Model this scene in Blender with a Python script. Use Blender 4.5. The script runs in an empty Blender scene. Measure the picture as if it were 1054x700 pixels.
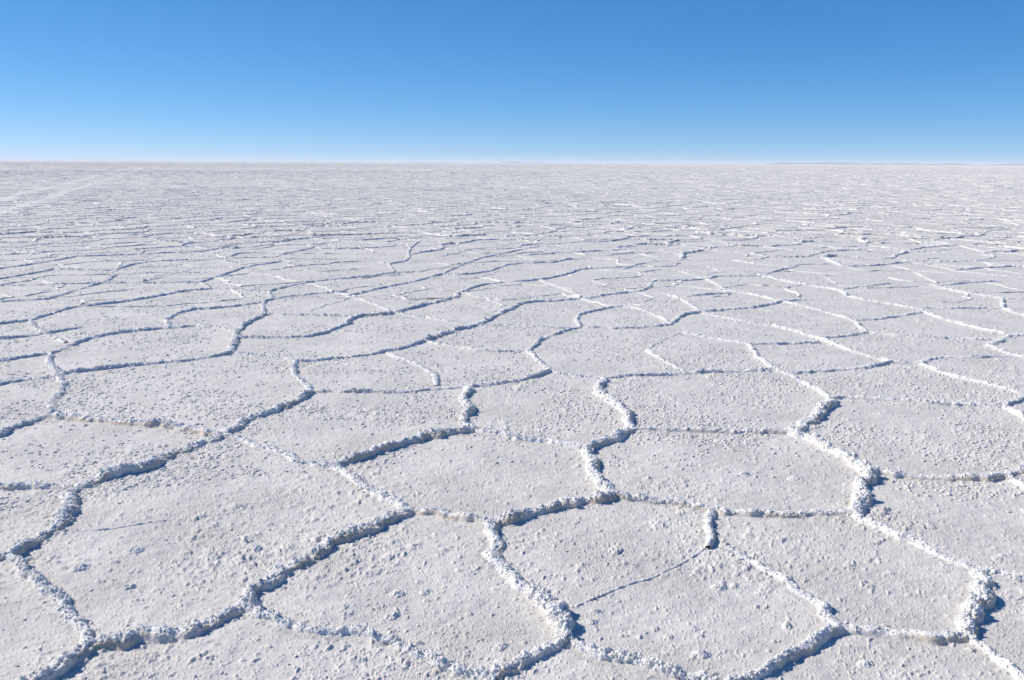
import bpy, math
import numpy as np
from mathutils.geometry import delaunay_2d_cdt
from mathutils import Vector

# ------------------------------------------------------------------ camera, sky, sun, exposure
CAM_H = 1.6
FPX = 900.0                      # focal length in pixels of the 1054 px wide photograph
PITCH = math.atan((350.0 - 167.6) / FPX)
ROLL = math.atan(4.5 / 1054.0)
W0, H0 = 1054.0, 700.0
SUN_EL = math.radians(38)
SUN_AZ = math.radians(-71)       # seen from +Y (straight ahead), negative is to the left

sc = bpy.context.scene
cam_data = bpy.data.cameras.new('camera')
cam = bpy.data.objects.new('camera', cam_data)
sc.collection.objects.link(cam)
cam_data.sensor_width = 36.0
cam_data.lens = FPX / W0 * 36.0
cam_data.clip_start = 0.05
cam_data.clip_end = 400000.0
cam.location = (0, 0, CAM_H)
_f = np.array([0, math.cos(PITCH), -math.sin(PITCH)])
_r0 = np.array([1.0, 0, 0])
_u0 = np.cross(_r0, _f)
CR, SR = math.cos(ROLL), math.sin(ROLL)
CAM_R = _r0 * CR + _u0 * SR
CAM_U = _u0 * CR - _r0 * SR
CAM_F = _f
from mathutils import Matrix
M = Matrix(((CAM_R[0], CAM_U[0], -CAM_F[0]), (CAM_R[1], CAM_U[1], -CAM_F[1]), (CAM_R[2], CAM_U[2], -CAM_F[2])))
cam.rotation_euler = M.to_euler()
sc.camera = cam

world = bpy.data.worlds.new('World')
sc.world = world
world.use_nodes = True
wn = world.node_tree.nodes
wl = world.node_tree.links
bg = wn['Background']
sky = wn.new('ShaderNodeTexSky')
sky.sky_type = 'NISHITA'
sky.sun_disc = False
sky.sun_elevation = SUN_EL
sky.sun_rotation = SUN_AZ
sky.altitude = 3650
sky.air_density = 0.8
sky.dust_density = 0.0
sky.ozone_density = 6.0
# tone of the high, dry air: a power curve per channel
_sep = wn.new('ShaderNodeSeparateColor'); _com = wn.new('ShaderNodeCombineColor')
wl.new(sky.outputs[0], _sep.inputs[0])
for _k, (_g, _m) in enumerate(((1.24, 0.815), (0.81, 0.77), (0.60, 0.92))):
    _a = wn.new('ShaderNodeMath'); _a.operation = 'MULTIPLY'; _a.inputs[1].default_value = 0.12
    _p = wn.new('ShaderNodeMath'); _p.operation = 'POWER'; _p.inputs[1].default_value = _g
    _q = wn.new('ShaderNodeMath'); _q.operation = 'MULTIPLY'; _q.inputs[1].default_value = _m / 0.12
    wl.new(_sep.outputs[_k], _a.inputs[0]); wl.new(_a.outputs[0], _p.inputs[0]); wl.new(_p.outputs[0], _q.inputs[0])
    wl.new(_q.outputs[0], _com.inputs[_k])
wl.new(_com.outputs[0], bg.inputs[0])
bg.inputs[1].default_value = 0.12

sun_data = bpy.data.lights.new('sun', 'SUN')
sun_data.energy = 5.0
sun_data.angle = math.radians(0.53)
sun_data.color = (1.0, 0.93, 0.835)
sun = bpy.data.objects.new('sun', sun_data)
sc.collection.objects.link(sun)
SD = Vector((math.sin(SUN_AZ) * math.cos(SUN_EL), math.cos(SUN_AZ) * math.cos(SUN_EL), math.sin(SUN_EL)))
sun.rotation_euler = SD.to_track_quat('Z', 'Y').to_euler()
sun.location = SD * 30

sc.view_settings.view_transform = 'Standard'
sc.view_settings.look = 'None'
sc.view_settings.exposure = 0.0
sc.view_settings.gamma = 1.0
sc.view_settings.use_curve_mapping = False
sc.render.engine = 'CYCLES'
sc.cycles.max_bounces = 6
sc.cycles.diffuse_bounces = 3
sc.cycles.volume_bounces = 1

def unproject(px, py, z=0.0):
    """photograph pixel -> the point of the plane at height z seen there"""
    dx = (px - W0 / 2) / FPX
    dy = (H0 / 2 - py) / FPX
    d = CAM_F + CAM_R * dx + CAM_U * dy
    t = (z - CAM_H) / d[2]
    return np.array([d[0] * t, d[1] * t])

def project(x, y, z=0.0):
    v0, v1, v2 = x, y, z - CAM_H
    a = v0 * CAM_R[0] + v1 * CAM_R[1] + v2 * CAM_R[2]
    b = v0 * CAM_U[0] + v1 * CAM_U[1] + v2 * CAM_U[2]
    c = v0 * CAM_F[0] + v1 * CAM_F[1] + v2 * CAM_F[2]
    c = np.where(np.abs(c) < 1e-6, 1e-6, c)
    return W0 / 2 + FPX * a / c, H0 / 2 - FPX * b / c, c

rng = np.random.default_rng(11)

# ------------------------------------------------------------------ noise
def h2(ix, iy, s):
    h = (ix.astype(np.int64) * 374761393 + iy.astype(np.int64) * 668265263 + s * 2147483629) & 0xFFFFFFFF
    h = ((h ^ (h >> 13)) * 1274126177) & 0xFFFFFFFF
    h = h ^ (h >> 16)
    h = (h * 2246822519) & 0xFFFFFFFF
    h = h ^ (h >> 15)
    return (h & 0xFFFFFF) / 16777216.0

def vn2(x, y, s=0):
    """smooth value noise, -1..1"""
    ix = np.floor(x); iy = np.floor(y)
    fx = x - ix; fy = y - iy
    ux = fx * fx * fx * (fx * (fx * 6 - 15) + 10); uy = fy * fy * fy * (fy * (fy * 6 - 15) + 10)
    ix = ix.astype(np.int64); iy = iy.astype(np.int64)
    a = h2(ix, iy, s); b = h2(ix + 1, iy, s); c = h2(ix, iy + 1, s); d = h2(ix + 1, iy + 1, s)
    return ((a + (b - a) * ux) * (1 - uy) + (c + (d - c) * ux) * uy) * 2 - 1

def fbm2(x, y, s=0, o=3):
    r = 0; a = 0.6
    for k in range(o):
        r = r + a * vn2(x * 2 ** k + 17.3 * k, y * 2 ** k - 9.1 * k, s + k)
        a *= 0.5
    return r

def h3(ix, iy, iz, s):
    return h2(ix + iz * 7919, iy - iz * 6101, s + 77)

def vn3(x, y, z, s=0):
    ix = np.floor(x); iy = np.floor(y); iz = np.floor(z)
    fx = x - ix; fy = y - iy; fz = z - iz
    ux = fx * fx * (3 - 2 * fx); uy = fy * fy * (3 - 2 * fy); uz = fz * fz * (3 - 2 * fz)
    ix = ix.astype(np.int64); iy = iy.astype(np.int64); iz = iz.astype(np.int64)
    r = 0
    for dz in (0, 1):
        for dy in (0, 1):
            for dx in (0, 1):
                w = (ux if dx else 1 - ux) * (uy if dy else 1 - uy) * (uz if dz else 1 - uz)
                r = r + w * h3(ix + dx, iy + dy, iz + dz, s)
    return r * 2 - 1

def bumps3(x, y, z, s=0):
    """lumpy 3-D cell noise, 0..1, each cell a rounded nodule of its own size"""
    ix = np.floor(x).astype(np.int64); iy = np.floor(y).astype(np.int64); iz = np.floor(z).astype(np.int64)
    best = np.zeros(x.shape)
    for dz in (-1, 0, 1):
        for dy in (-1, 0, 1):
            for dx in (-1, 0, 1):
                jx = ix + dx; jy = iy + dy; jz = iz + dz
                a = h3(jx, jy, jz, s); b = h3(jx, jy, jz, s + 1); c = h3(jx, jy, jz, s + 2)
                R = 0.45 + 0.5 * h3(jx, jy, jz, s + 3)
                d = ((jx + a - x) ** 2 + (jy + b - y) ** 2 + (jz + c - z) ** 2) / (R * R)
                best = np.maximum(best, (0.45 * np.sqrt(np.clip(1 - d, 0, 1)) + 0.75 * np.clip(1 - np.sqrt(d), 0, 1)) * R)
    return best

WD = np.array([0.65, 0.76]); WD = WD / np.linalg.norm(WD)      # the wind has drawn the lumps out along this line

def clods2(x, y, cell, s, density, elong=1.0):
    """scattered rounded clods, 0..1 high; density is an array 0..1"""
    u = (x * WD[0] + y * WD[1]) / (cell * elong)
    v = (-x * WD[1] + y * WD[0]) / cell
    iu = np.floor(u).astype(np.int64); iv = np.floor(v).astype(np.int64)
    best = np.zeros(x.shape)
    for du in (-1, 0, 1):
        for dv in (-1, 0, 1):
            ju = iu + du; jv = iv + dv
            a = h2(ju, jv, s); b = h2(ju, jv, s + 1)
            k = h2(ju, jv, s + 2)
            R = 0.18 + 0.42 * h2(ju, jv, s + 3) ** 1.6
            d = ((ju + a - u) ** 2 + (jv + b - v) ** 2) / (R * R)
            hgt = np.clip(1 - d, 0, 1)
            hgt = np.power(hgt, 0.85) * R * 1.6
            best = np.maximum(best, np.where(k < density, hgt, 0))
    return best

def ground_low(x, y):
    """gentle swell of the crust"""
    k = 1 / (1 + (x * x + y * y) / 400.0)
    return (0.008 * fbm2(x / 0.9, y / 0.9, 5, 2) + 0.003 * vn2(x / 0.23, y / 0.23, 9)) * k

def ground_z(x, y, spacing):
    """full relief of the crust; features finer than the mesh spacing fade out"""
    z = ground_low(x, y)
    dens = np.clip(0.17 + 0.95 * fbm2(x / 0.42, y / 0.42, 21, 4), 0.0, 0.9)
    wx = x + 0.010 * vn2(x / 0.02, y / 0.02, 61); wy = y + 0.010 * vn2(x / 0.02, y / 0.02, 62)
    def fade(size):
        return np.clip(1.6 - spacing / size, 0, 1)
    rough = 0.75 + 0.5 * vn2(x / 0.012, y / 0.012, 71)
    z = z + 0.012 * clods2(wx, wy, 0.085, 31, dens * 0.45, 1.6) * fade(0.06) * rough
    z = z + 0.0095 * clods2(wx, wy, 0.040, 41, dens * 0.9, 1.5) * fade(0.03) * rough
    z = z + 0.0070 * clods2(wx, wy, 0.019, 51, dens * 0.85 + 0.12, 1.4) * fade(0.015)
    z = z + 0.0042 * clods2(x, y, 0.0095, 55, dens * 0.6 + 0.34, 1.2) * fade(0.009)
    z = z + 0.0022 * vn2(x / 0.045, y / 0.03, 83) * fade(0.06)
    return z

# ------------------------------------------------------------------ materials
def new_mat(name):
    m = bpy.data.materials.new(name)
    m.use_nodes = True
    return m, m.node_tree.nodes, m.node_tree.links, m.node_tree.nodes['Principled BSDF']

def salt_material(name, base, dark, scale_big, bump_fine, rough=0.75, silt_bounce=None, coarse=0.0, plain=None):
    m, n, l, b = new_mat(name)
    tc = n.new('ShaderNodeTexCoord')
    n1 = n.new('ShaderNodeTexNoise'); n1.inputs['Scale'].default_value = scale_big; n1.inputs['Detail'].default_value = 6
    n1.inputs['Roughness'].default_value = 0.65
    l.new(tc.outputs['Object'], n1.inputs['Vector'])
    r1 = n.new('ShaderNodeValToRGB')
    r1.color_ramp.elements[0].position = 0.32; r1.color_ramp.elements[0].color = (*dark, 1)
    r1.color_ramp.elements[1].position = 0.68; r1.color_ramp.elements[1].color = (*base, 1)
    l.new(n1.outputs['Fac'], r1.inputs['Fac'])
    out = r1.outputs['Color']
    if plain is not None:                                         # the plate's own older, greyer salt away from the fresh crust
        af = n.new('ShaderNodeAttribute'); af.attribute_name = 'fresh'
        n3 = n.new('ShaderNodeTexNoise'); n3.inputs['Scale'].default_value = 3.0; n3.inputs['Detail'].default_value = 6
        n3.inputs['Roughness'].default_value = 0.65
        l.new(tc.outputs['Object'], n3.inputs['Vector'])
        r3_ = n.new('ShaderNodeValToRGB')
        r3_.color_ramp.elements[0].position = 0.32; r3_.color_ramp.elements[0].color = (*plain[1], 1)
        r3_.color_ramp.elements[1].position = 0.68; r3_.color_ramp.elements[1].color = (*plain[0], 1)
        l.new(n3.outputs['Fac'], r3_.inputs['Fac'])
        mx0 = n.new('ShaderNodeMix'); mx0.data_type = 'RGBA'
        l.new(af.outputs['Fac'], mx0.inputs['Factor']); l.new(r3_.outputs['Color'], mx0.inputs[6]); l.new(out, mx0.inputs[7])
        out = mx0.outputs[2]
    if silt_bounce is not None:  # silt tint, warmed to stand in for bounced light on shaded faces
        at = n.new('ShaderNodeAttribute'); at.attribute_name = 'silt_bounce'
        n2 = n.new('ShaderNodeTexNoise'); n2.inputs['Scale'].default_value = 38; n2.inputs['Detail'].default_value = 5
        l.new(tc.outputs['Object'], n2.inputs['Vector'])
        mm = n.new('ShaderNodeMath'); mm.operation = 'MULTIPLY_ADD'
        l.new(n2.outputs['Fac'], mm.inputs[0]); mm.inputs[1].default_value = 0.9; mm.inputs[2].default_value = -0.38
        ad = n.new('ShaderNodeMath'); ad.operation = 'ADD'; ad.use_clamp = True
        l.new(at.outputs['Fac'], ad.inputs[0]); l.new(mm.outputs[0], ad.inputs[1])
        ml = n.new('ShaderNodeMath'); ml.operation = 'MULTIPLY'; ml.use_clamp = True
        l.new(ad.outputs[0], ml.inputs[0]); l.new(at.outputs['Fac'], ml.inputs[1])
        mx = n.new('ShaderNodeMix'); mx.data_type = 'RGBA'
        l.new(ml.outputs[0], mx.inputs['Factor']); l.new(out, mx.inputs[6]); mx.inputs[7].default_value = (*silt_bounce, 1)
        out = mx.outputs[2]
    l.new(out, b.inputs['Base Color'])
    b.inputs['Roughness'].default_value = rough
    b.inputs['Specular IOR Level'].default_value = 0.3
    nf = n.new('ShaderNodeTexNoise'); nf.inputs['Scale'].default_value = 130; nf.inputs['Detail'].default_value = 8
    nf.inputs['Roughness'].default_value = 0.7
    l.new(tc.outputs['Object'], nf.inputs['Vector'])
    vo = n.new('ShaderNodeTexVoronoi'); vo.inputs['Scale'].default_value = 210
    l.new(tc.outputs['Object'], vo.inputs['Vector'])
    bm = n.new('ShaderNodeBump'); bm.inputs['Strength'].default_value = 1.0; bm.inputs['Distance'].default_value = bump_fine
    l.new(nf.outputs['Fac'], bm.inputs['Height'])
    bm2 = n.new('ShaderNodeBump'); bm2.inputs['Strength'].default_value = 0.8; bm2.inputs['Distance'].default_value = bump_fine * 0.35
    bm2.invert = True
    l.new(vo.outputs['Distance'], bm2.inputs['Height']); l.new(bm.outputs[0], bm2.inputs['Normal'])
    last = bm2
    if coarse:                                                    # smooth and rough areas trade places across the plates
        nm = n.new('ShaderNodeTexNoise'); nm.inputs['Scale'].default_value = 1.7; nm.inputs['Detail'].default_value = 4
        l.new(tc.outputs['Object'], nm.inputs['Vector'])
        mr = n.new('ShaderNodeMapRange'); mr.inputs[1].default_value = 0.40; mr.inputs[2].default_value = 0.60
        mr.inputs[3].default_value = 0.25; mr.inputs[4].default_value = 1.0
        l.new(nm.outputs['Fac'], mr.inputs[0])
        l.new(mr.outputs[0], bm.inputs['Strength']); l.new(mr.outputs[0], bm2.inputs['Strength'])
        for sc2, dist in ((14.0, coarse), (42.0, coarse * 0.45)):
            nc = n.new('ShaderNodeTexNoise'); nc.inputs['Scale'].default_value = sc2; nc.inputs['Detail'].default_value = 5
            nc.inputs['Roughness'].default_value = 0.6
            l.new(tc.outputs['Object'], nc.inputs['Vector'])
            b3 = n.new('ShaderNodeBump'); b3.inputs['Strength'].default_value = 0.9; b3.inputs['Distance'].default_value = dist
            l.new(nc.outputs['Fac'], b3.inputs['Height']); l.new(last.outputs[0], b3.inputs['Normal'])
            last = b3
    l.new(last.outputs[0], b.inputs['Normal'])
    return m

PLATE = ((0.725, 0.692, 0.63), (0.63, 0.598, 0.543))
MAT_GROUND = salt_material('salt_crust', *PLATE, 3.0, 0.005, 0.8, coarse=0.007)
MAT_RIDGE = salt_material('ridge_salt', (0.91, 0.885, 0.835), (0.85, 0.82, 0.765), 30.0, 0.005, 0.7, silt_bounce=(0.64, 0.55, 0.44), plain=PLATE)
_b = MAT_RIDGE.node_tree.nodes['Principled BSDF']
_b.inputs['Subsurface Weight'].default_value = 0.22
_b.inputs['Subsurface Radius'].default_value = (1.0, 0.75, 0.5)
_b.inputs['Subsurface Scale'].default_value = 0.02
MAT_FAR = salt_material('far_ridge_salt', (0.87, 0.835, 0.76), (0.77, 0.735, 0.665), 4.0, 0.004, 0.8, silt_bounce=(0.66, 0.55, 0.43))
MAT_CLOD = salt_material('clod_salt', (0.82, 0.785, 0.72), (0.72, 0.685, 0.625), 40.0, 0.004, 0.75)
MAT_TRACK = salt_material('pressed_salt', (0.76, 0.725, 0.665), (0.70, 0.665, 0.61), 1.2, 0.002, 0.7)

def build_mesh(name, verts, faces, mat, attr=None, smooth=True, chips=None, skin=None):
    """verts (n,3), faces (m,3) or (m,4) arrays -> one mesh object; chips = (verts, triangles) are flat-shaded grains on the same skin"""
    me = bpy.data.meshes.new(name)
    lv = [faces.ravel()]; tot = [np.full(len(faces), faces.shape[1], dtype=np.int32)]; sm = [np.full(len(faces), smooth)]
    if chips is not None and len(chips[0]):
        lv.append((chips[1] + len(verts)).ravel()); tot.append(np.full(len(chips[1]), 3, dtype=np.int32)); sm.append(np.zeros(len(chips[1]), bool))
        verts = np.concatenate([verts, chips[0]])
        if attr is not None: attr = np.concatenate([attr, np.zeros(len(chips[0]))])
        if skin is not None: skin = np.concatenate([skin, np.ones(len(chips[0]))])
    lv = np.concatenate(lv).astype(np.int32); tot = np.concatenate(tot); sm = np.concatenate(sm)
    me.vertices.add(len(verts)); me.loops.add(len(lv)); me.polygons.add(len(tot))
    me.vertices.foreach_set('co', np.ascontiguousarray(verts, dtype=np.float32).ravel())
    me.loops.foreach_set('vertex_index', lv)
    me.polygons.foreach_set('loop_start', np.concatenate([[0], np.cumsum(tot)[:-1]]).astype(np.int32))
    me.polygons.foreach_set('loop_total', tot)
    me.update(calc_edges=True)
    me.polygons.foreach_set('use_smooth', sm)
    if attr is not None:
        a = me.attributes.new('silt_bounce', 'FLOAT', 'POINT')
        a.data.foreach_set('value', np.ascontiguousarray(attr, dtype=np.float32))
    if skin is not None:
        a = me.attributes.new('fresh', 'FLOAT', 'POINT')
        a.data.foreach_set('value', np.ascontiguousarray(skin, dtype=np.float32))
    me.materials.append(mat)
    o = bpy.data.objects.new(name, me)
    sc.collection.objects.link(o)
    return o

def ico(level):
    import bmesh
    bm = bmesh.new()
    bmesh.ops.create_icosphere(bm, subdivisions=level, radius=1.0)
    v = np.array([x.co[:] for x in bm.verts]); f = np.array([[q.index for q in x.verts] for x in bm.faces])
    bm.free()
    return v, f

ICO1 = ico(1)

def grains(pos, size, g, flat=0.8, jit=0.28):
    """angular salt grains: pos (n,3), size (n,)"""
    n = len(pos)
    v, f = ICO1
    vv = v[None] * (1 + g.normal(0, jit, (n, len(v), 1))) * g.uniform(0.55, 1.35, (n, 1, 3))
    q = g.normal(0, 1, (n, 4)); q /= np.linalg.norm(q, axis=1)[:, None]
    w, x, y, z = q.T
    R = np.stack([1 - 2 * (y * y + z * z), 2 * (x * y - z * w), 2 * (x * z + y * w), 2 * (x * y + z * w), 1 - 2 * (x * x + z * z), 2 * (y * z - x * w),
                  2 * (x * z - y * w), 2 * (y * z + x * w), 1 - 2 * (x * x + y * y)], -1).reshape(n, 3, 3)
    vv = np.einsum('nij,nkj->nki', R, vv) * size[:, None, None]
    vv[:, :, 2] *= flat
    V = (vv + pos[:, None, :]).reshape(-1, 3)
    F = (f[None] + (np.arange(n) * len(v))[:, None, None]).reshape(-1, 3)
    return V, F

def grid_faces(nr, nc, closed=False):
    i = np.arange(nr - 1)[:, None]; j = np.arange(nc if closed else nc - 1)[None, :]
    j2 = (j + 1) % nc
    a = i * nc + j; b = i * nc + j2; c = (i + 1) * nc + j2; d = (i + 1) * nc + j
    return np.stack([a, b, c, d], -1).reshape(-1, 4)

# ------------------------------------------------------------------ the ground: one sheet, fine near the viewer
def build_ground():
    fine = np.radians(np.arange(-41, 41.001, 0.040))
    side = np.radians(np.concatenate([np.arange(-180, -60, 3.0), np.arange(-60, -41, 0.5)]))
    th = np.concatenate([side, fine, -side[::-1][:-1]])
    q = np.arange(1440 / 1.15, 26.0, -0.85)                 # evenly stepped in 1/r down to 55 m
    r = 1440.0 / q
    r2 = r[-1] * np.power(29000.0 / r[-1], np.linspace(0, 1, 90)[1:])
    r0 = np.array([0.02, 0.3, 0.6, 0.9])
    r = np.concatenate([r0, r, r2])
    R, T = np.meshgrid(r, th, indexing='ij')
    X = (R * np.sin(T)).ravel(); Y = (R * np.cos(T)).ravel()
    sp_r = np.gradient(r)
    dth = np.abs(np.gradient(th))
    SP = np.maximum(sp_r[:, None] * 0.55, (R * dth[None, :])).ravel()
    Z = np.zeros_like(X)
    n = len(X); step = 300000
    lim = R.ravel() < 200
    for s in range(0, n, step):
        e = min(n, s + step)
        m = lim[s:e]
        if m.any():
            zz = np.zeros(e - s)
            zz[m] = ground_z(X[s:e][m], Y[s:e][m], SP[s:e][m])
            Z[s:e] = zz
    f = np.clip((R.ravel() - 100) / 100, 0, 1)
    Z *= 1 - f
    o = build_mesh('ground', np.stack([X, Y, Z], -1), grid_faces(len(r), len(th), True)[:, ::-1], MAT_GROUND)
    o['kind'] = 'structure'
    return o

build_ground()

# ------------------------------------------------------------------ ridges traced as the ground plan of the crust polygons
# (class, points); class 4 tallest ... 1 thin crack
EDGES = """
4|94,661 65,681 40,701 10,722
4|94,661 125,659 176,648 196,645 222,634 247,625
4|247,625 265,607 278,594 321,567 364,547 389,539 419,523
3|8,572 17,576 31,589 54,609 85,635 94,661
4|8,572 24,562 51,545 62,528 69,513 76,500
1|75,547 110,545 135,541 171,536
3|8,572 -20,580
3|247,625 262,630 281,637 315,647 361,648 392,654 421,665 449,678 478,688 503,695
3|503,695 528,683 557,669 585,656
4|585,656 577,642 557,615 534,601 517,581 506,558 503,537
3|585,656 614,668 648,678 676,687 716,697 748,705
3|503,695 496,735
3|748,705 770,693 794,686 814,672 839,657 863,644
3|748,705 752,740
2|863,644 839,615 817,601 791,587 768,572 748,561
3|863,644 891,644 911,646 936,650 959,654 999,654
4|999,654 996,632 1010,615 1009,598 1004,584
3|999,654 1016,665 1036,682 1053,698 1075,720
3|1004,584 1030,589 1054,593 1090,601
3|1004,584 989,580 970,571 936,557 905,543 879,528
4|879,528 888,502 893,485
3|893,485 930,488 968,492 1013,492 1038,489
3|1038,489 1054,499 1085,515
3|1038,489 1054,479 1085,468
4|893,485 872,470 848,459 824,447 812,444
4|812,444 831,435 845,425 855,410
2|855,410 869,409 913,411 961,415 1002,417 1033,417
3|1033,417 1054,408 1080,400
3|1033,417 1054,431 1085,445
3|855,410 838,398 817,387 800,380
3|800,380 793,377 780,367 770,354
3|800,380 811,384 845,381 886,379 907,374 918,372
2|800,380 763,381 728,382 694,384 658,386 621,388
2|812,444 763,444 728,443 694,442 651,441
4|651,441 645,426 631,412 612,402 621,388
4|651,441 631,449 611,458 604,460
3|604,460 590,458 569,454 542,452 515,446 488,442
4|604,460 607,480 617,497 632,510
4|632,510 590,518 556,525 521,535 503,537
3|632,510 669,514 706,520 734,523
3|734,523 763,528 797,529 831,528 879,528
2|734,523 728,542 728,563
1|728,563 705,578 671,595 651,599 620,612 588,625
3|503,537 467,530 439,525 419,523
3|419,523 391,511 371,497 342,479
4|342,479 371,468 401,459 419,453 453,446 488,442
3|342,479 308,475 295,466 274,459 229,447
4|229,447 192,459 154,477 130,483 103,490 76,500
2|76,500 34,501 -30,500
4|229,447 254,431 281,422 308,409 320,403
4|229,447 185,440 158,435 120,432 86,430 50,426
3|50,426 20,437 0,446 -30,458
3|50,426 51,411 68,397 60,384
3|60,384 20,392 -30,399
3|60,384 103,379 137,375 171,373 206,369 238,363
1|171,373 170,381
3|60,384 51,372 51,364
3|51,364 20,368 -30,374
3|51,364 68,357 96,346 127,341 154,339 188,336 206,335 243,340
4|238,363 240,352 243,340
4|243,340 260,329 272,323
3|243,347 291,347 326,345 357,333
2|272,323 300,324 357,325
3|272,323 269,311 281,307
3|281,307 310,303 357,300
2|238,363 270,366 291,368 303,371
3|303,371 302,384 312,394 320,403
3|303,371 350,367 394,363 436,351
4|436,351 460,341 490,334
4|490,334 501,329 525,317 535,312
3|535,312 556,310 604,307
3|320,403 384,403 419,403 446,399 480,397
4|480,397 482,415 477,432 488,442
3|480,397 521,393 542,389 567,382
2|567,382 590,386 621,388
3|567,382 552,368 543,361
3|543,361 559,347 586,339 597,336
2|543,361 501,361 477,358 436,351
2|398,363 425,373 446,382 449,396
2|597,336 641,338 688,334
3|597,336 593,329 597,322 617,318 641,314
2|641,314 665,319 690,332
3|690,334 700,324 721,321
3|721,321 756,318 780,316 804,310
3|688,303 708,311 721,321
3|721,321 750,327 780,332 812,338 843,348
2|843,348 866,346 893,341
3|893,341 876,328 848,320 825,315 804,310
2|843,352 814,353 783,354 770,354
2|770,354 728,347 703,342
1|703,342 685,349 665,361
2|665,361 685,371 706,382
3|843,348 872,359 900,367 918,372
2|893,341 934,346 985,348 1030,350
2|878,329 913,327 951,321
2|872,305 906,311 951,319
2|951,317 985,317 1032,317
3|951,321 985,333 1010,338 1040,345
3|1040,345 1060,345 1080,344
3|1040,345 1023,353 1016,355
3|1016,355 1037,363 1060,369
2|948,374 961,367 1002,367 1047,367
2|918,372 948,374
3|948,374 978,386 1020,397 1054,405 1085,412
3|-30,336 0,333 31,329
3|31,329 68,318 82,315 123,311 154,306 192,299 219,297
2|219,297 240,298 277,300
2|277,300 281,307
3|277,300 308,291 343,287 385,284
2|31,329 41,341 68,352
2|-30,350 0,348 34,345 86,336
3|-30,311 0,310 51,307
3|51,307 86,296 110,289 120,282
2|120,282 164,280 219,281
1|51,307 75,315
2|-30,295 0,294 69,292 113,291
2|113,291 154,291 206,290
3|206,290 233,282 254,274 291,269
2|206,290 219,297
3|170,329 192,318 223,317 269,311
2|170,329 175,337
1|127,311 178,316 186,320
3|-30,292 0,287 34,281 55,277
2|55,277 82,278 120,279
3|-10,277 17,274 51,269 79,264
2|79,264 127,262 171,260 206,259
3|206,259 223,256 240,253
3|120,277 144,270 171,268 219,267
2|219,267 250,272
3|236,264 247,260 291,261
3|291,261 315,257 326,253
3|357,304 384,298 419,291 456,282
3|456,282 487,267 521,260 556,253
3|385,284 400,281 419,280 456,282
2|456,282 477,283 504,279
3|504,279 525,271 569,270
4|357,333 364,325 405,322
4|405,322 429,315 467,306 473,301
3|473,301 494,293 518,290 556,288
3|556,288 587,281 597,277
2|597,277 630,275 665,274
2|405,322 449,328 490,334
2|490,334 539,335 573,338 597,336
2|357,304 384,311 405,322
2|473,301 495,305 520,314
2|556,288 583,298 605,307
3|605,307 624,303 662,299 670,294
3|670,294 667,289 700,289 727,287
1|672,299 688,303
1|357,342 384,347 415,352
3|400,272 422,267 420,257 432,248
2|400,272 406,279
2|569,270 590,265
3|624,263 641,260 686,260
2|641,277 665,270 690,268
3|694,289 727,287 738,284
2|694,277 728,287 747,298
2|701,305 756,301
3|747,298 780,304 804,310
2|804,310 838,308
3|786,284 824,292 866,298 872,305
2|868,297 900,293 920,291
3|783,284 797,279 821,274
2|738,284 783,284
3|958,293 985,299 1032,307
2|965,294 989,291 1032,289
2|941,280 965,291
3|1032,307 1032,317
3|1032,307 1065,308
3|1032,317 1054,325 1085,335
"""
WID = {4: 0.037, 3: 0.026, 2: 0.024, 1: 0.004}

# vehicle tracks: two long pressed wheel lines, from photograph pixels to the ground
TRACKS = []
for a, b in (((-40, 231), (118, 182)), ((-60, 220), (84, 185))):
    A = unproject(*a); B = unproject(*b)
    D = (B - A) / np.linalg.norm(B - A)
    TRACKS.append((A - D * 25, B + D * 160, D))

def near_track(x, y, w=1.0):
    m = np.zeros(np.shape(x), bool)
    for A, B, D in TRACKS:
        s = (x - A[0]) * D[0] + (y - A[1]) * D[1]
        d = np.abs(-(x - A[0]) * D[1] + (y - A[1]) * D[0])
        m |= (d < w) & (s > 0) & (s < np.linalg.norm(B - A))
    return m

def chaikin(P, k=2):
    for _ in range(k):
        Q = 0.75 * P[:-1] + 0.25 * P[1:]
        R = 0.25 * P[:-1] + 0.75 * P[1:]
        P = np.concatenate([P[:1], np.stack([Q, R], 1).reshape(-1, P.shape[1]), P[-1:]])
    return P

def resample(P, ds):
    d = np.concatenate([[0], np.cumsum(np.linalg.norm(np.diff(P, axis=0), axis=1))])
    n = max(3, int(d[-1] / ds) + 1)
    t = np.linspace(0, d[-1], n)
    return np.stack([np.interp(t, d, P[:, k]) for k in range(2)], 1), t

SHADE = np.array([-SD.x, -SD.y]); SHADE /= np.linalg.norm(SHADE)

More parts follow.
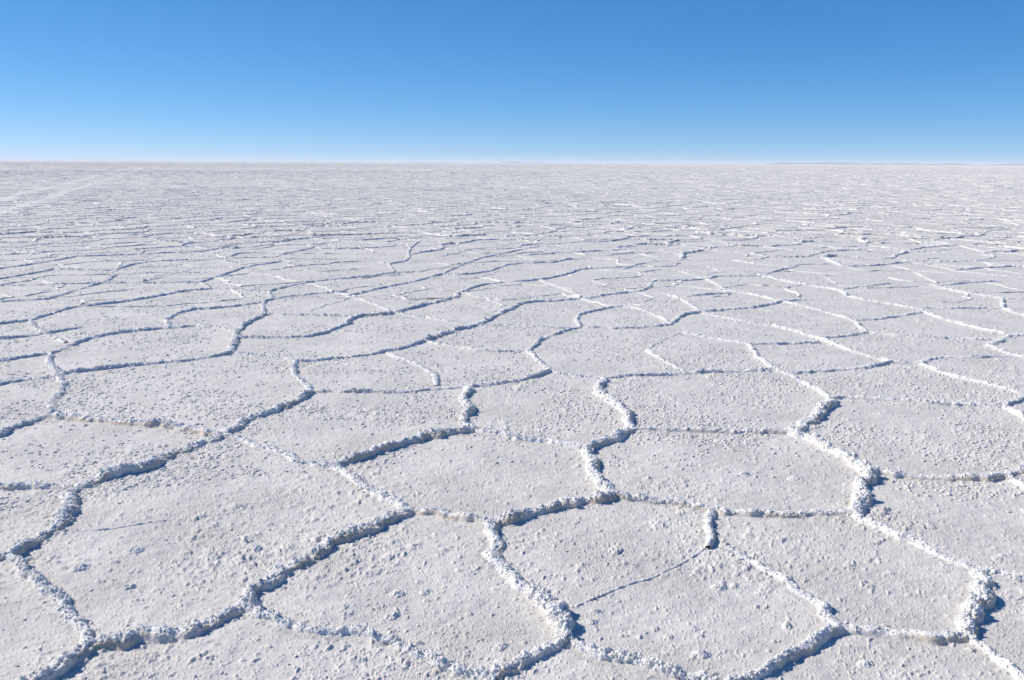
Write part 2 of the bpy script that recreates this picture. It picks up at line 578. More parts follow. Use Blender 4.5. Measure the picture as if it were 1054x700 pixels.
def ridge_mesh(P, H, seed, ds=None, ext=(True, True), tall=1.0):
    """one crusty salt ridge over the ground line P (n,2)"""
    P = chaikin(P, 1)
    W = float(np.interp(np.linalg.norm(P.mean(0)), [3, 8], [0.95, 1.3])) * H                                                  # half-breadth
    mid = P.mean(0); r = max(1.6, np.linalg.norm(P, axis=1).min())
    if ds is None:
        ds = min(max(0.0030, 0.85 * r / FPX), 0.03)
    C, t = resample(P, ds)
    L = t[-1]
    w = max(3, int(2.2 * H / ds)) | 1
    if len(C) > 2 * w:
        pad = np.concatenate([2 * C[0] - C[1:w + 1][::-1], C, 2 * C[-1] - C[-w - 1:-1][::-1]])
        ker = np.hanning(2 * w + 1); ker /= ker.sum()
        Cs = np.stack([np.convolve(pad[:, q], ker, 'valid') for q in range(2)], 1)
    else:
        Cs = C
    T = np.gradient(Cs, axis=0); T /= np.linalg.norm(T, axis=1)[:, None] + 1e-9
    N = np.stack([T[:, 1], -T[:, 0]], 1)
    # steep broken side is turned the way the sun's shadows fall
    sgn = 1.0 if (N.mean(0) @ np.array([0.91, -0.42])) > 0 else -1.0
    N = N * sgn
    # wiggle of the line
    wob = H * (0.55 * vn2(C[:, 0] / 0.16, C[:, 1] / 0.16, seed) + 0.45 * vn2(C[:, 0] / 0.05, C[:, 1] / 0.05, seed + 1))
    ends = np.clip(np.minimum(t, L - t) / (2.0 * H + 0.02), 0, 1)
    C = C + N * (wob * ends)[:, None]
    # height along the line
    hx = 0.84 + 0.42 * vn2(C[:, 0] / 0.22, C[:, 1] / 0.22, 301) + 0.30 * vn2(C[:, 0] / 0.07, C[:, 1] / 0.07, 302) + 0.22 * vn2(C[:, 0] / 0.028, C[:, 1] / 0.028, 303)
    hx = np.clip(hx, 0.25, 1.7)
    taper = np.ones_like(t)
    if not ext[0]: taper = np.minimum(taper, np.clip(t / (0.12 + 2 * H), 0.05, 1))
    if not ext[1]: taper = np.minimum(taper, np.clip((L - t) / (0.12 + 2 * H), 0.05, 1))
    Hs = H * hx * taper
    crust = np.clip(0.62 + 0.75 * vn2(C[:, 0] / 0.35, C[:, 1] / 0.35, 401) + 0.4 * vn2(C[:, 0] / 0.12, C[:, 1] / 0.12, 402), 0.12, 1.25)
    # cross-section, v > 0 is the steep side
    wg, wsd = 2.8, 2.0
    nv = int(np.clip(1.35 * (wg + wsd) * W / ds, 13, 76))
    a = np.linspace(-1, 1, nv)
    v = np.sign(a) * np.abs(a) ** 1.55
    v = np.where(v < 0, v * wg, v * wsd)                         # in units of H
    V = np.broadcast_to(v[None, :], (len(t), nv))
    wL = 0.76 + 0.22 * vn2(C[:, 0] / 0.1, C[:, 1] / 0.1, 501)[:, None]
    wR = np.clip(0.78 + 0.30 * vn2(C[:, 0] / 0.16, C[:, 1] / 0.16, 502) + 0.14 * vn2(C[:, 0] / 0.05, C[:, 1] / 0.05, 503), 0.36, 1.1)[:, None]
    core = np.where(V < 0, np.clip(1 - (np.abs(V) / (wL * 1.1)) ** 2.0, 0, 1) ** 0.8, np.where(V < wR, 1 - 0.34 * (np.abs(V) / wR) ** 1.6, np.clip(0.66 * (1 - (V / wR - 1) / 0.42), 0, 1)))
    skirt = np.where(V < 0, 0.17 * np.exp(-(V / 1.3) ** 2), 0.05 * np.exp(-(V / 0.9) ** 2))
    prof = np.maximum(core, 0) * (1 - skirt) + skirt
    edge = np.clip((np.abs(a) - 0.82) / 0.18, 0, 1)[None, :]
    Z = prof * Hs[:, None]
    X = C[:, 0][:, None] + N[:, 0][:, None] * V * W
    Y = C[:, 1][:, None] + N[:, 1][:, None] * V * W
    gl = ground_low(X, Y)
    gd = (ground_z(X, Y, np.full(X.shape, ds)) - gl) * np.clip(1 - core * 3, 0, 1)
    # overhanging nodules: push the skin out along its normal
    dZ = np.gradient(Z, axis=1) / (np.gradient(v)[None, :] * W)
    nz = 1 / np.sqrt(1 + dZ ** 2); nl = -dZ * nz
    NX = N[:, 0][:, None] * nl; NY = N[:, 1][:, None] * nl; NZ = nz
    body = np.clip(prof * 1.8 - 0.1, 0, 1)
    steep = np.where(V > 0.1, 1.0, 0.0) * np.clip(1 - Z / (0.75 * Hs[:, None]), 0, 1)
    ca = np.clip(crust[:, None], 0.4, 1.25) * body * (1 - 0.45 * steep)
    sc_ = np.clip(H / 0.036, 0.5, 1.2) * tall
    D = np.zeros_like(Z)
    for cell, amp, sd, minsp in ((0.034, 0.011, 601, 0.02), (0.016, 0.0095, 611, 0.010), (0.0085, 0.0065, 621, 0.0055)):
        if ds < minsp:
            cs = cell * sc_
            D += amp * sc_ * (bumps3(X / cs, Y / cs, Z / cs, sd) - 0.28)
    if ds >= 0.02:
        D += 0.012 * sc_ * vn2(X / 0.04, Y / 0.04, 631)
    D *= ca
    X = X + NX * D; Y = Y + NY * D; Z = Z + NZ * np.maximum(D, -0.4 * Z)
    if ds < 0.012:                                                # standing crystals along the crest
        cs = 0.015 * sc_
        sp = clods2(X, Y, cs, 671, np.full(X.shape, 0.6)) ** 1.2
        Z = Z + sp * 0.013 * sc_ * np.clip(prof * 2 - 0.7, 0, 1) * np.clip(crust[:, None] + 0.15, 0, 1.2)
    # lateral lean of the crest over the steep side
    lean = 0.22 * H * vn3(X / 0.05, Y / 0.05, Z / 0.05, 641) * (Z / H)
    X += N[:, 0][:, None] * lean; Y += N[:, 1][:, None] * lean
    # skirt roughness, then sink the outer edge below the crust
    Z += 0.0022 * vn2(X / 0.02, Y / 0.02, 651) * (1 - edge)
    Z = Z + gl + gd - 0.010 * edge ** 1.5 + 0.0008
    if ext[0]:
        k = np.clip(1 - t / (1.2 * H), 0, 1)[:, None]; Z -= 0.35 * H * k ** 2
    if ext[1]:
        k = np.clip(1 - (L - t) / (1.2 * H), 0, 1)[:, None]; Z -= 0.35 * H * k ** 2
    # buff silt: the broken underside of the slab, its tan doubling as painted bounce light in shade, and a film on the packed slope
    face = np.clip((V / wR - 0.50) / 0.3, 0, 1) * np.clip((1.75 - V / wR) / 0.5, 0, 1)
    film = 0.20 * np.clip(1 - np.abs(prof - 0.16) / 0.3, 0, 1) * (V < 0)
    silt_bounce = np.where(V > 0, face * np.clip(1.4 - 0.4 * crust[:, None], 0.65, 1), film)
    silt_bounce = silt_bounce * (0.9 + 0.35 * vn2(X / 0.10, Y / 0.10, 661)) * (1 - 0.6 * edge)
    silt_bounce *= min(1.0, H / 0.03)
    skin = np.clip((prof - 0.10 + 0.07 * vn2(X / 0.03, Y / 0.03, 681) + 0.05 * vn2(X / 0.009, Y / 0.009, 682)) / 0.16, 0, 1) * (1 - edge)
    F = grid_faces(len(t), nv)
    if sgn < 0:
        F = F[:, ::-1]
    # broken salt grains heaped along the crest and the packed side
    g = np.random.default_rng(seed)
    V3 = np.stack([X, Y, Z], -1)
    wgt = (np.where(V < wR * 0.6, 1.0, 0.08) * np.clip(prof * 2.2 - 0.25, 0.02, 1) * np.clip(crust[:, None] + 0.1, 0.25, 1.2) * (1 - edge) * np.ones_like(V))
    wgt = wgt * np.gradient(v)[None, :]
    wgt = (wgt / wgt.sum()).ravel()
    dens = np.interp(r, [2, 5, 15], [900, 560, 360]) * np.clip(H / 0.030, 0.08, 1.3)
    k = g.choice(len(wgt), int(L * dens) + 2, p=wgt)
    base = max(0.0019, 0.46 * r / FPX) * (1.0 if H > 0.012 else 0.6)
    size = base + (np.interp(r, [2, 4, 10], [0.0052, 0.0068, 0.012]) * np.clip(H / 0.035, 0.4, 1.1)) * g.random(len(k)) ** 3.0
    pos = V3.reshape(-1, 3)[k] + g.normal(0, 0.0015, (len(k), 3))
    return V3.reshape(-1, 3), F, np.clip(silt_bounce, 0, 1).ravel(), grains(pos, size, g), skin.ravel()

# nodes shared by several traced edges
traced = []
ends_count = {}
for ln in EDGES.strip().splitlines():
    c, pts = ln.split('|')
    px = [tuple(float(q) for q in p.split(',')) for p in pts.split()]
    traced.append((int(c), px))
    for e in (px[0], px[-1]):
        k = (round(e[0]), round(e[1])); ends_count[k] = ends_count.get(k, 0) + 1

def is_free(e):
    if e[0] < -5 or e[0] > 1058 or e[1] > 702:
        return False
    near = sum(n for k, n in ends_count.items() if abs(k[0] - e[0]) < 8 and abs(k[1] - e[1]) < 5)
    if near > 1:
        return False
    for c, px in traced:                        # touches the middle of another edge?
        for p in px[1:-1]:
            if abs(p[0] - e[0]) < 10 and abs(p[1] - e[1]) < 6:
                return False
    return True

ridges = []     # (P world, H, mesh arrays, seed)
for i, (c, px) in enumerate(traced):
    H = WID[c] * float(np.interp(np.mean([p[1] for p in px]), [270, 380, 480], [0.62, 0.78, 1.0]))
    P = np.array([unproject(x, y, H * 0.45) for x, y in px])
    ridges.append(dict(P=P, H=H, c=c, seed=1000 + i, ext=(not is_free(px[0]), not is_free(px[-1]))))

# ------------------------------------------------------------------ the crust polygons beyond the traced ones (Voronoi ground plan)
def voronoi_edges(cell, rmax, ang, seed, rmin=0.0):
    g = np.random.default_rng(seed)
    n = int(2 * rmax / cell) + 2
    ii, jj = np.meshgrid(np.arange(-n // 2, n // 2 + 1), np.arange(-8, n + 1))
    x = (ii + 0.5 * (jj % 2)) * cell; y = jj * cell * 0.866
    x = x + g.uniform(-0.36, 0.42, x.shape) * cell; y = y + g.uniform(-0.42, 0.42, y.shape) * cell
    x = x.ravel(); y = y.ravel()
    a = np.abs(np.arctan2(x, y)); r = np.hypot(x, y)
    k = (r < rmax) & (r > rmin) & ((a < ang) | (r < 6))
    pts = [Vector((float(p), float(q))) for p, q in zip(x[k], y[k])]
    vs, es, fs, *_ = delaunay_2d_cdt(pts, [], [], 0, 1e-6)
    vs = np.array([(v.x, v.y) for v in vs]); fs = np.array([f for f in fs if len(f) == 3])
    A, B, C = vs[fs[:, 0]], vs[fs[:, 1]], vs[fs[:, 2]]
    d = 2 * (A[:, 0] * (B[:, 1] - C[:, 1]) + B[:, 0] * (C[:, 1] - A[:, 1]) + C[:, 0] * (A[:, 1] - B[:, 1]))
    ux = ((A ** 2).sum(1) * (B[:, 1] - C[:, 1]) + (B ** 2).sum(1) * (C[:, 1] - A[:, 1]) + (C ** 2).sum(1) * (A[:, 1] - B[:, 1])) / d
    uy = ((A ** 2).sum(1) * (C[:, 0] - B[:, 0]) + (B ** 2).sum(1) * (A[:, 0] - C[:, 0]) + (C ** 2).sum(1) * (B[:, 0] - A[:, 0])) / d
    cc = np.stack([ux, uy], 1)
    e = np.concatenate([fs[:, [0, 1]], fs[:, [1, 2]], fs[:, [2, 0]]]); e.sort(axis=1)
    tri = np.tile(np.arange(len(fs)), 3)
    key = e[:, 0].astype(np.int64) * 10000000 + e[:, 1]
    o = np.argsort(key, kind='stable'); key = key[o]; tri = tri[o]
    m = key[1:] == key[:-1]
    p, q = cc[tri[:-1][m]], cc[tri[1:][m]]
    ln = np.linalg.norm(p - q, axis=1)
    k = (ln < 3 * cell) & (ln > 0.04 * cell)
    return p[k], q[k]

def outside_traced(p, q):
    """keep an edge only where the traced plan does not reach"""
    inside = np.zeros(len(p), bool)
    for m, tol in (((p + q) / 2, 0), (p, 7), (q, 7)):
        px, py, c = project(m[:, 0], m[:, 1])
        lim = np.interp(px, [0, 200, 330, 420, 560, 700, 830, 940, 1054], [262, 256, 256, 262, 262, 262, 272, 277, 285])
        inside |= (c > 0.2) & (px > -12) & (px < 1066) & (py > lim + tol) & (py < 708)
    return ~inside

p1, q1 = voronoi_edges(1.3, 60.0, math.radians(44), 5)
k = outside_traced(p1, q1)
p1, q1 = p1[k], q1[k]
m1 = (p1 + q1) / 2
r1 = np.linalg.norm(m1, axis=1)
k = (r1 > 1.2) & ~near_track(m1[:, 0], m1[:, 1], 0.3)
p1, q1, m1, r1 = p1[k], q1[k], m1[k], r1[k]
hr = rng.random(len(p1))
Hh = np.where(hr < 0.04, 0.0, np.where(hr < 0.42, 0.012, np.where(hr < 0.84, 0.020, 0.032)))
ang1 = np.abs((q1 - p1)[:, 0]) / (np.linalg.norm(q1 - p1, axis=1))
k = Hh > 0
p1, q1, m1, r1, Hh = p1[k], q1[k], m1[k], r1[k], Hh[k]
px1, py1, c1 = project(m1[:, 0], m1[:, 1])
vis = (c1 > 0) & (px1 > 0) & (px1 < 1054) & (py1 < 700)
order = np.argsort(np.where(vis, r1, 1e9))
N_IND = 300 - len(ridges)
ind = order[:N_IND]
isind = np.zeros(len(p1), bool); isind[ind] = True

def jag(p, q, g, nseg, amp):
    t = np.linspace(0, 1, nseg + 1)[:, None]
    d = q - p; n = np.array([-d[1], d[0]])
    off = np.cumsum(g.normal(0, amp, nseg + 1)); off = off - np.linspace(off[0], off[-1], nseg + 1)
    return p + d * t + n * off[:, None]

for i in ind:
    P = jag(p1[i], q1[i], rng, 5, 0.06)
    ridges.append(dict(P=P, H=float(Hh[i]), c=3, seed=3000 + int(i), ext=(True, True)))

# labels that single each ridge out: where it lies, how it runs, how it looks
def describe(rs):
    out = []
    for R in rs:
        P = R['P']
        px, py, _ = project(P[:, 0], P[:, 1])
        px = np.clip(px, 0, 1054); py = np.clip(py, 0, 700)
        cx, cy = px.mean(), py.mean()
        dx, dy = px[-1] - px[0], py[-1] - py[0]
        if dx < 0: dx, dy = -dx, -dy
        s = abs(dy) / (abs(dx) + 1e-3)
        if s < 0.1: ori = 'level'
        elif s > 1.0: ori = 'steep'
        elif dy < 0: ori = 'rising'
        else: ori = 'falling'
        R['cx'], R['cy'], R['ori'] = cx, cy, ori
        R['len'] = abs(dx) + abs(dy)
    bands = [(570, 'along the bottom'), (480, 'low down'), (410, 'halfway down'), (355, 'above the middle'),
             (310, 'in the upper middle'), (275, 'far out'), (0, 'very far out')]
    cols = [(176, 'by the left edge'), (352, 'left side'), (527, 'left of centre'), (703, 'right of centre'), (879, 'right side'), (1100, 'by the right edge')]
    tone = {4: 'tall thick', 3: 'crusty white', 2: 'low thin', 1: 'hairline'}
    OR = {'level': 'level', 'steep': 'steep', 'rising': 'rightward rising', 'falling': 'rightward falling'}
    buck = {}
    for R in rs:
        b = next(n for lim, n in bands if R['cy'] >= lim)
        c = next(n for lim, n in cols if R['cx'] < lim)
        t = tone[4 if R['H'] > 0.05 else 3 if R['H'] > 0.033 else 2 if R['H'] > 0.015 else 1]
        R['key'] = (t, OR[R['ori']], b, c)
        buck.setdefault(R['key'], []).append(R)
    ordw = ['first', 'second', 'third', 'fourth', 'fifth', 'sixth', 'seventh', 'eighth', 'ninth', 'tenth', 'eleventh', 'twelfth',
            'thirteenth', 'fourteenth', 'fifteenth', 'sixteenth', 'seventeenth', 'eighteenth', 'nineteenth', 'twentieth']
    for key, L in buck.items():
        L.sort(key=lambda R: R['cx'])
        for n, R in enumerate(L):
            t, o, b, c = key
            if len(L) > 1:
                R['label'] = f'{ordw[min(n, 19)]} {t} {o} salt ridge {b}, {c}'
            else:
                R['label'] = f'{t} {o} salt ridge {b}, {c}'
    return rs

describe(ridges)
for R in ridges:
    V, F, D, G, K = ridge_mesh(R['P'], R['H'], R['seed'], ext=R['ext'])
    o = build_mesh('salt_ridge', V, F, MAT_RIDGE, D, chips=G, skin=K)
    o['label'] = R['label']; o['category'] = 'salt ridge'; o['group'] = 'raised salt ridges between the crust polygons'

# ------------------------------------------------------------------ the countless ridges further out, one mass
def strips(p, q, Hs, nseg, prof_v, prof_z, seed, amp=0.07, hvar=0.45):
    g = np.random.default_rng(seed)
    n = len(p); K = nseg + 1; J = len(prof_v)
    t = np.linspace(0, 1, K)[None, :, None]
    d = q - p; ln = np.linalg.norm(d, axis=1)[:, None]
    nrm = np.stack([d[:, 1], -d[:, 0]], 1) / ln
    sg = np.sign(nrm @ np.array([0.91, -0.42])); sg[sg == 0] = 1
    nrm = nrm * sg[:, None]
    off = np.cumsum(g.normal(0, amp, (n, K)), axis=1)
    off = off - off[:, :1] - (off[:, -1:] - off[:, :1]) * np.linspace(0, 1, K)[None, :]
    C = p[:, None, :] + d[:, None, :] * t + nrm[:, None, :] * (off * ln)[:, :, None]
    # extend a touch at both ends so that neighbours meet
    C[:, 0] -= d * 0.01; C[:, -1] += d * 0.01
    hk = Hs[:, None] * np.clip(1 + g.normal(0, hvar, (n, K)), 0.25, 2.1)
    V = prof_v[None, None, :] * Hs[:, None, None] * np.clip(1 + g.normal(0, 0.22, (n, K, J)), 0.4, 1.8)
    X = C[:, :, 0][:, :, None] + nrm[:, 0][:, None, None] * V
    Y = C[:, :, 1][:, :, None] + nrm[:, 1][:, None, None] * V
    Z = prof_z[None, None, :] * hk[:, :, None] * np.clip(1 + g.normal(0, 0.15, (n, K, J)), 0.5, 1.5)
    rr = np.hypot(X, Y)
    gl = np.where(rr < 200, ground_low(X, Y) * np.clip(1 - (rr - 100) / 100, 0, 1), 0)
    Z = Z + gl - np.where(prof_z == 0, 0.012, 0)[None, None, :]
    silt_bounce = np.broadcast_to((np.where(prof_v > 0.7, 0.8, 0.06))[None, None, :], Z.shape) * g.uniform(0.3, 1.1, (n, K, 1))  # buff flank away from the sun, silt doubling as painted warm bounce
    base = (np.arange(n) * K * J)[:, None]
    F = (base[:, :, None] + grid_faces(K, J)[None, :, :]).reshape(-1, 4)
    # consistent winding: flip where needed
    flip = np.repeat(sg < 0, nseg * (J - 1))
    F[flip] = F[flip][:, ::-1]
    return np.stack([X, Y, Z], -1).reshape(-1, 3), F, np.clip(silt_bounce, 0, 1).ravel()

Vs, Fs, Ds = [], [], []
def add(V, F, D):
    off = sum(len(v) for v in Vs)
    Vs.append(V); Fs.append(F + off); Ds.append(D)

rest = ~isind
near_off = rest & (r1 < 12) & (p1[:, 1] > -2)
pv7 = np.array([-2.6, -1.2, -0.7, -0.25, 0.15, 0.75, 1.0, 1.8]); pz7 = np.array([0.0, 0.22, 0.6, 0.95, 1.0, 0.62, 0.10, 0.0])
for rad0, rad1, nseg in ((0, 24, 22), (24, 40, 14), (40, 62, 9)):
    k = rest & (r1 >= rad0) & (r1 < rad1)
    add(*strips(p1[k], q1[k], Hh[k] * (1.0 if rad1 < 30 else 0.75 if rad1 < 45 else 0.55), nseg, pv7, pz7, 50 + rad0, 0.03 if nseg > 12 else 0.045, 0.32))
p5, q5 = voronoi_edges(1.05, 26.0, math.radians(40), 15, 7.0)
m5 = (p5 + q5) / 2; fx5, fy5, _ = project(m5[:, 0], m5[:, 1])
k = (fy5 < 318) & (fy5 > 215) & (rng.random(len(p5)) < 0.6) & ~near_track(m5[:, 0], m5[:, 1], 0.3) & (np.linalg.norm(p5 - q5, axis=1) < 2)
add(*strips(p5[k], q5[k], rng.choice([0.006, 0.009, 0.013], k.sum()), 12, pv7, pz7, 61, 0.035, 0.4))
pv5 = np.array([-2.4, -0.8, 0.0, 0.8, 1.9]); pz5 = np.array([0.0, 0.6, 1.0, 0.5, 0.0])
p2, q2 = voronoi_edges(1.6, 170.0, math.radians(37), 6, 58.0)
m2 = (p2 + q2) / 2; r2 = np.linalg.norm(m2, axis=1)
k = (r2 > 61) & (np.linalg.norm(p2 - q2, axis=1) < 3) & (rng.random(len(p2)) < 0.84) & ~near_track(m2[:, 0], m2[:, 1], 0.4)
H2 = rng.choice([0.005, 0.009, 0.014, 0.022], len(p2), p=[0.3, 0.38, 0.22, 0.10])
add(*strips(p2[k], q2[k], H2[k], 4, pv5, pz5, 71, 0.06, 0.5))
p3, q3 = voronoi_edges(4.2, 720.0, math.radians(36), 7, 160.0)
m3 = (p3 + q3) / 2; r3 = np.linalg.norm(m3, axis=1)
k = (r3 > 168) & (np.linalg.norm(p3 - q3, axis=1) < 8) & (rng.random(len(p3)) < 0.85)
H3 = rng.choice([0.005, 0.009, 0.016], len(p3))
add(*strips(p3[k], q3[k], H3[k], 4, pv5, pz5, 72, 0.08, 0.6))
p4, q4 = voronoi_edges(16.0, 2600.0, math.radians(34), 8, 690.0)
k = (np.linalg.norm((p4 + q4) / 2, axis=1) > 700) & (np.linalg.norm(p4 - q4, axis=1) < 30)
add(*strips(p4[k], q4[k], np.full(k.sum(), 0.014), 3, pv5 * 2, pz5, 74, 0.08, 0.5))
gg = np.random.default_rng(77)
kk = np.where(rest & (r1 > 8))[0]
NG = 110000
ee = gg.choice(kk, NG); tt = gg.random(NG)
gp = p1[ee] + (q1[ee] - p1[ee]) * tt[:, None] + gg.normal(0, 0.024, (NG, 2))
rg = np.hypot(gp[:, 0], gp[:, 1])
gz = ground_low(gp[:, 0], gp[:, 1]) + Hh[ee] * gg.uniform(0.2, 0.95, NG) * np.interp(rg, [20, 55], [1, 0.5])
# heaps further out
g2 = np.where(((np.linalg.norm((p2 + q2) / 2, axis=1) > 61) & (np.linalg.norm(p2 - q2, axis=1) < 3)))[0]
e2 = gg.choice(g2, 60000); t2 = gg.random(60000) ** 1.5
gp2 = p2[e2] + (q2[e2] - p2[e2]) * t2[:, None] + gg.normal(0, 0.04, (60000, 2))
rg2 = np.hypot(gp2[:, 0], gp2[:, 1])
GR2 = grains(np.stack([gp2[:, 0], gp2[:, 1], 0.006 + 0 * rg2], 1), gg.uniform(0.3, 1.0, 60000) ** 2 * np.clip(rg2 * 0.0005, 0.02, 0.06), gg, 0.6)
GR = grains(np.stack([gp[:, 0], gp[:, 1], gz], 1), np.clip(rg * 0.0005, 0.005, 0.010) * gg.uniform(0.4, 1.5, NG), gg)
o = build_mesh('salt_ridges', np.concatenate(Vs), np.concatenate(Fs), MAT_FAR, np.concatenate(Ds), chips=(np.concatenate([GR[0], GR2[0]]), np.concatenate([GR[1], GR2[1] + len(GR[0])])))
o['kind'] = 'stuff'; o['label'] = 'countless low salt ridges fading out towards the horizon'; o['category'] = 'salt ridges'

# ------------------------------------------------------------------ salt crumbs, clods
def scatter(n, rmin, rmax, ang, smin, smax, level, seed, power=2.2):
    g = np.random.default_rng(seed)
    n0 = n * 4
    # constant areal density falling off with distance
    r = np.sqrt(g.uniform(rmin ** 2, rmax ** 2, n0)) if rmax < 7 else rmin * (rmax / rmin) ** g.random(n0)
    a = g.uniform(-ang, ang, n0)
    x = r * np.sin(a); y = r * np.cos(a)
    dens = np.clip(0.35 + 1.1 * fbm2(x / 0.42, y / 0.42, 21, 4), 0.05, 1)
    k = g.random(n0) < dens
    x, y, r = x[k][:n], y[k][:n], r[k][:n]
    n = len(x)
    s = smin + (smax - smin) * g.random(n) ** power
    if rmax > 7:
        s = np.maximum(s, np.clip(r * 0.00062, 0.0035, 0.016) * g.uniform(0.6, 1.25, n))
    v, f = ico(level)
    nv = len(v)
    th = g.uniform(0, 6.283, n)
    sx = s * g.uniform(0.8, 1.5, n); sy = s * g.uniform(0.7, 1.1, n); sz = s * g.uniform(0.3, 0.6, n)
    th = math.atan2(WD[1], WD[0]) + g.normal(0, 0.5, n)
    vv = v[None] * (1 + g.normal(0, 0.16, (n, nv, 1)))
    X = vv[:, :, 0] * sx[:, None]; Y = vv[:, :, 1] * sy[:, None]; Z = vv[:, :, 2] * sz[:, None]
    c, sn = np.cos(th)[:, None], np.sin(th)[:, None]
    XX = X * c - Y * sn + x[:, None]; YY = X * sn + Y * c + y[:, None]
    ZZ = Z + (ground_low(x, y) + sz * 0.25)[:, None]
    F = (f[None] + (np.arange(n) * nv)[:, None, None]).reshape(-1, 3)
    return np.stack([XX, YY, ZZ], -1).reshape(-1, 3), F

cv, cf = [], []
off = 0
for args in ((9000, 2.0, 6.5, math.radians(38), 0.0015, 0.007, 2, 91, 3.0), (110000, 4.5, 70.0, math.radians(35), 0.0035, 0.013, 1, 92, 2.8)):
    V, F = scatter(*args)
    cv.append(V); cf.append(F + off); off += len(V)
o = build_mesh('salt_crumbs', np.concatenate(cv), np.concatenate(cf), MAT_CLOD, smooth=True)
o['kind'] = 'stuff'; o['label'] = 'loose white salt crumbs strewn over the crust'; o['category'] = 'salt crumbs'

def clod(px, py, w, hgt, label, seed, angle=0.6, blocky=0.0, name='salt_clod'):
    """w, hgt: width and height in photograph pixels"""
    c = unproject(px, py, 0.01)
    scale = project(c[0], c[1])[2] / FPX
    g = np.random.default_rng(seed)
    sx, sy, sz = w * scale / 2 * 1.2, w * scale / 2 * 0.85, hgt * scale / 2 * (1.1 if blocky else 0.48)
    o3 = g.uniform(0, 50, 3)
    nr_, na_ = 44, 96
    rr = np.linspace(0.02, 1.45, nr_)[:, None]; aa = np.linspace(0, 2 * math.pi, na_, endpoint=False)[None, :]
    lx = rr * np.cos(aa) * sx; ly = rr * np.sin(aa) * sy
    rad = rr / (1 + 0.30 * vn2(np.cos(aa) * 1.6 + o3[0], np.sin(aa) * 1.6 + o3[1], 3) + 0.12 * vn2(np.cos(aa) * 5 + o3[1], np.sin(aa) * 5, 4))
    h = np.clip(1 - rad ** (3 if blocky else 2.0), 0, 1) ** (0.7 if blocky else 1.15)
    h = h * (1 + 0.35 * vn2(lx / 0.02 + o3[0], ly / 0.02 + o3[1], 8))
    if blocky:
        h = h * np.clip(1 + 0.5 * (lx / sx) * -1 + 0.35 * ly / sy, 0.3, 1.4)
    q0 = np.stack([lx + o3[0], ly + o3[1], h * sz], -1)
    d = 0.0065 * bumps3(q0[..., 0] / 0.014, q0[..., 1] / 0.014, q0[..., 2] / 0.014, 5) + 0.003 * bumps3(q0[..., 0] / 0.006, q0[..., 1] / 0.006, q0[..., 2] / 0.006, 6)
    lz = h * sz + d * np.clip(1.3 - rr * 0.75, 0.0, 1) - 0.008 * np.clip((rr - 1.1) / 0.35, 0, 1) - sz * 0.35
    q = np.stack([lx, ly, lz], -1).reshape(-1, 3)
    f = grid_faces(nr_, na_, True)[:, ::-1]
    ca, sa = math.cos(angle), math.sin(angle)
    Q = np.stack([q[:, 0] * ca - q[:, 1] * sa, q[:, 0] * sa + q[:, 1] * ca, q[:, 2]], 1)
    o = build_mesh(name, Q, f, MAT_CLOD)
    o.location = (c[0], c[1], float(ground_low(np.array([c[0]]), np.array([c[1]]))[0]) + sz * 0.35)
    o['label'] = label; o['category'] = 'salt lump'; o['group'] = 'lumps of salt on the crust'

clod(262, 624, 13, 14, 'angular bright white salt block standing at a ridge junction', 1, 0.2, 0.8, 'salt_block')
clod(82, 583, 17, 11, 'long dark-shadowed salt clod lying just inside the leftmost lower ridge', 2, 0.9)
clod(137, 565, 15, 8, 'flat oval salt clod, second from left on the big lower left polygon', 3, 0.3)
clod(216, 569, 17, 8, 'flat elongated salt clod in the middle of the big lower left polygon', 4, 0.1)
clod(264, 563, 12, 13, 'tall rounded salt clod near the tall ridge, right part of the lower left polygon', 5, 1.2)
clod(132, 602, 12, 9, 'small round salt clod above the ridge in the lower left polygon', 6, 0.4)
clod(438, 607, 13, 7, 'oval salt clod in the middle of the lower centre polygon', 7, 0.7)
clod(410, 608, 16, 8, 'lumpy salt clod left of the oval one on the lower centre polygon', 8, 0.7)
clod(404, 631, 14, 10, 'ragged salt clod above the ridge along the bottom, lower centre polygon', 9, 0.8)
clod(515, 663, 15, 10, 'salt clod close above the bottom ridge junction, left of centre', 10, 0.7)
clod(614, 627, 11, 8, 'pebble sized salt clod at the lower end of the hairline crack', 11, 0.3)
clod(609, 638, 12, 8, 'pebble sized salt clod just below the lower end of the hairline crack', 12, 0.1)
clod(741, 602, 15, 12, 'rounded salt clod under the thin diagonal ridge, right of centre', 13, 0.5)
clod(721, 670, 16, 13, 'largest rounded salt clod above the bottom ridge, right of centre', 14, 0.2)
clod(714, 645, 10, 8, 'small salt clod above the largest rounded clod, right of centre', 15, 0.2)
clod(810, 640, 12, 12, 'upright ragged salt clod beside the lower end of the thin diagonal ridge', 16, 1.3)
clod(819, 490, 14, 8, 'bright salt clod in the right half of the middle right polygon', 17, 0.4)
clod(766, 487, 12, 8, 'salt clod in the middle of the middle right polygon', 18, 0.2)
clod(742, 453, 12, 6, 'flat salt clod near the upper rim of the middle right polygon', 19, 0.1)
clod(891, 679, 14, 10, 'salt clod inside the bottom right polygon, at its left', 20, 0.3)

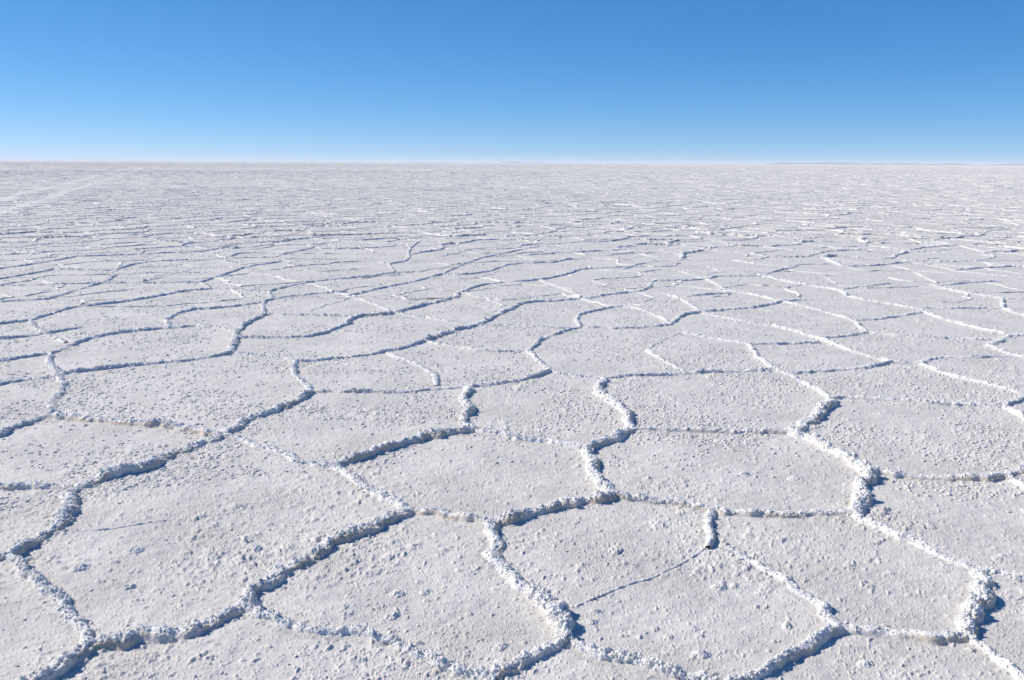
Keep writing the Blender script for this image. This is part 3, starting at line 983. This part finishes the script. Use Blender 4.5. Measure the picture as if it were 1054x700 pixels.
# ------------------------------------------------------------------ wheel tracks pressed into the crust
def track(A, B, D, hw, name_seed):
    L = np.linalg.norm(B - A); n = int(L / 0.5)
    t = np.linspace(0, L, n)
    nn = np.array([-D[1], D[0]])
    v = np.linspace(-1, 1, 7)
    wob = 0.25 * vn2(t / 9, t * 0, name_seed)
    X = A[0] + D[0] * t[:, None] + nn[0] * (v[None, :] * hw * (1 + 0.2 * vn2(t / 1.5, t * 0, name_seed + 1))[:, None] + wob[:, None])
    Y = A[1] + D[1] * t[:, None] + nn[1] * (v[None, :] * hw * (1 + 0.2 * vn2(t / 1.5, t * 0, name_seed + 1))[:, None] + wob[:, None])
    rr = np.hypot(X, Y)
    Z = ground_low(X, Y) * np.clip(1 - (rr - 100) / 100, 0, 1) + 0.005 - 0.006 * (np.abs(v[None, :]) > 0.9)
    return np.stack([X, Y, Z], -1).reshape(-1, 3), grid_faces(n, 7)[:, ::-1]
tv, tf = [], []; off = 0
for i, (A, B, D) in enumerate(TRACKS):
    V, F = track(A, B, D, 0.22, 900 + i * 7)
    tv.append(V); tf.append(F + off); off += len(V)
o = build_mesh('track', np.concatenate(tv), np.concatenate(tf), MAT_TRACK)
o['kind'] = 'structure'

# ------------------------------------------------------------------ hills beyond the horizon line
def hills(segs, dist):
    vv, ff = [], []; off = 0
    for (xa, xb, hp, seed) in segs:
        n = 80
        xs = np.linspace(xa, xb, n)
        u = np.linspace(0, 1, n)
        prof = np.clip(np.sin(np.pi * u), 0, 1) ** 0.6 * (0.7 + 0.35 * fbm2(u * 7, u * 0, seed, 3))
        ang = np.arctan2((xs - 527) / FPX, 1.0)
        k = 9
        for_w = np.linspace(-1, 1, k)
        R = dist + for_w[None, :] * 900
        X = R * np.sin(ang)[:, None]; Y = R * np.cos(ang)[:, None]
        Z = (prof * hp * dist / FPX)[:, None] * np.clip(1 - np.abs(for_w), 0, 1)[None, :] ** 0.8 * (1 + 0.25 * vn2(X / 900, Y / 900, seed)) - 4 * (np.abs(for_w) == 1)[None, :]
        vv.append(np.stack([X, Y, Z], -1).reshape(-1, 3)); ff.append(grid_faces(n, k) + off); off += n * k
    return np.concatenate(vv), np.concatenate(ff)

mh, nh, lh, bh = new_mat('hill_rock')
nt = nh.new('ShaderNodeTexNoise'); nt.inputs['Scale'].default_value = 0.002; nt.inputs['Detail'].default_value = 5
tch = nh.new('ShaderNodeTexCoord'); lh.new(tch.outputs['Object'], nt.inputs['Vector'])
rh = nh.new('ShaderNodeValToRGB'); rh.color_ramp.elements[0].color = (0.26, 0.26, 0.25, 1); rh.color_ramp.elements[1].color = (0.36, 0.36, 0.34, 1)
lh.new(nt.outputs['Fac'], rh.inputs['Fac']); lh.new(rh.outputs['Color'], bh.inputs['Base Color']); bh.inputs['Roughness'].default_value = 0.95
V, F = hills([(512, 545, 1.1, 3), (540, 560, 0.8, 9), (778, 885, 2.6, 4), (870, 960, 1.6, 6), (950, 990, 1.9, 7), (1008, 1090, 1.8, 8), (1085, 1400, 4.0, 10)], 12000.0)
o = build_mesh('hills', V, F, mh)
o['kind'] = 'structure'

# ------------------------------------------------------------------ thin air that pales the hills
HAZE = 8.0e-5
if HAZE > 0:
    import bmesh
    bm = bmesh.new(); bmesh.ops.create_cube(bm, size=1.0)
    me = bpy.data.meshes.new('haze'); bm.to_mesh(me); bm.free()
    hz = bpy.data.objects.new('haze', me); sc.collection.objects.link(hz)
    top = 44.0
    hz.scale = (60000.0, 60000.0, top + 1.2)
    hz.location = (0, 0, (top - 1.2) / 2)
    hm = bpy.data.materials.new('air'); hm.use_nodes = True
    ns = hm.node_tree.nodes; ns.remove(ns['Principled BSDF'])
    pvn = ns.new('ShaderNodeVolumePrincipled'); pvn.inputs['Density'].default_value = HAZE
    pvn.inputs['Color'].default_value = (0.88, 0.95, 1.0, 1)
    hm.node_tree.links.new(pvn.outputs[0], ns['Material Output'].inputs['Volume'])
    me.materials.append(hm)
    hz['kind'] = 'stuff'; hz['label'] = 'thin pale air over the whole salt flat'; hz['category'] = 'haze'
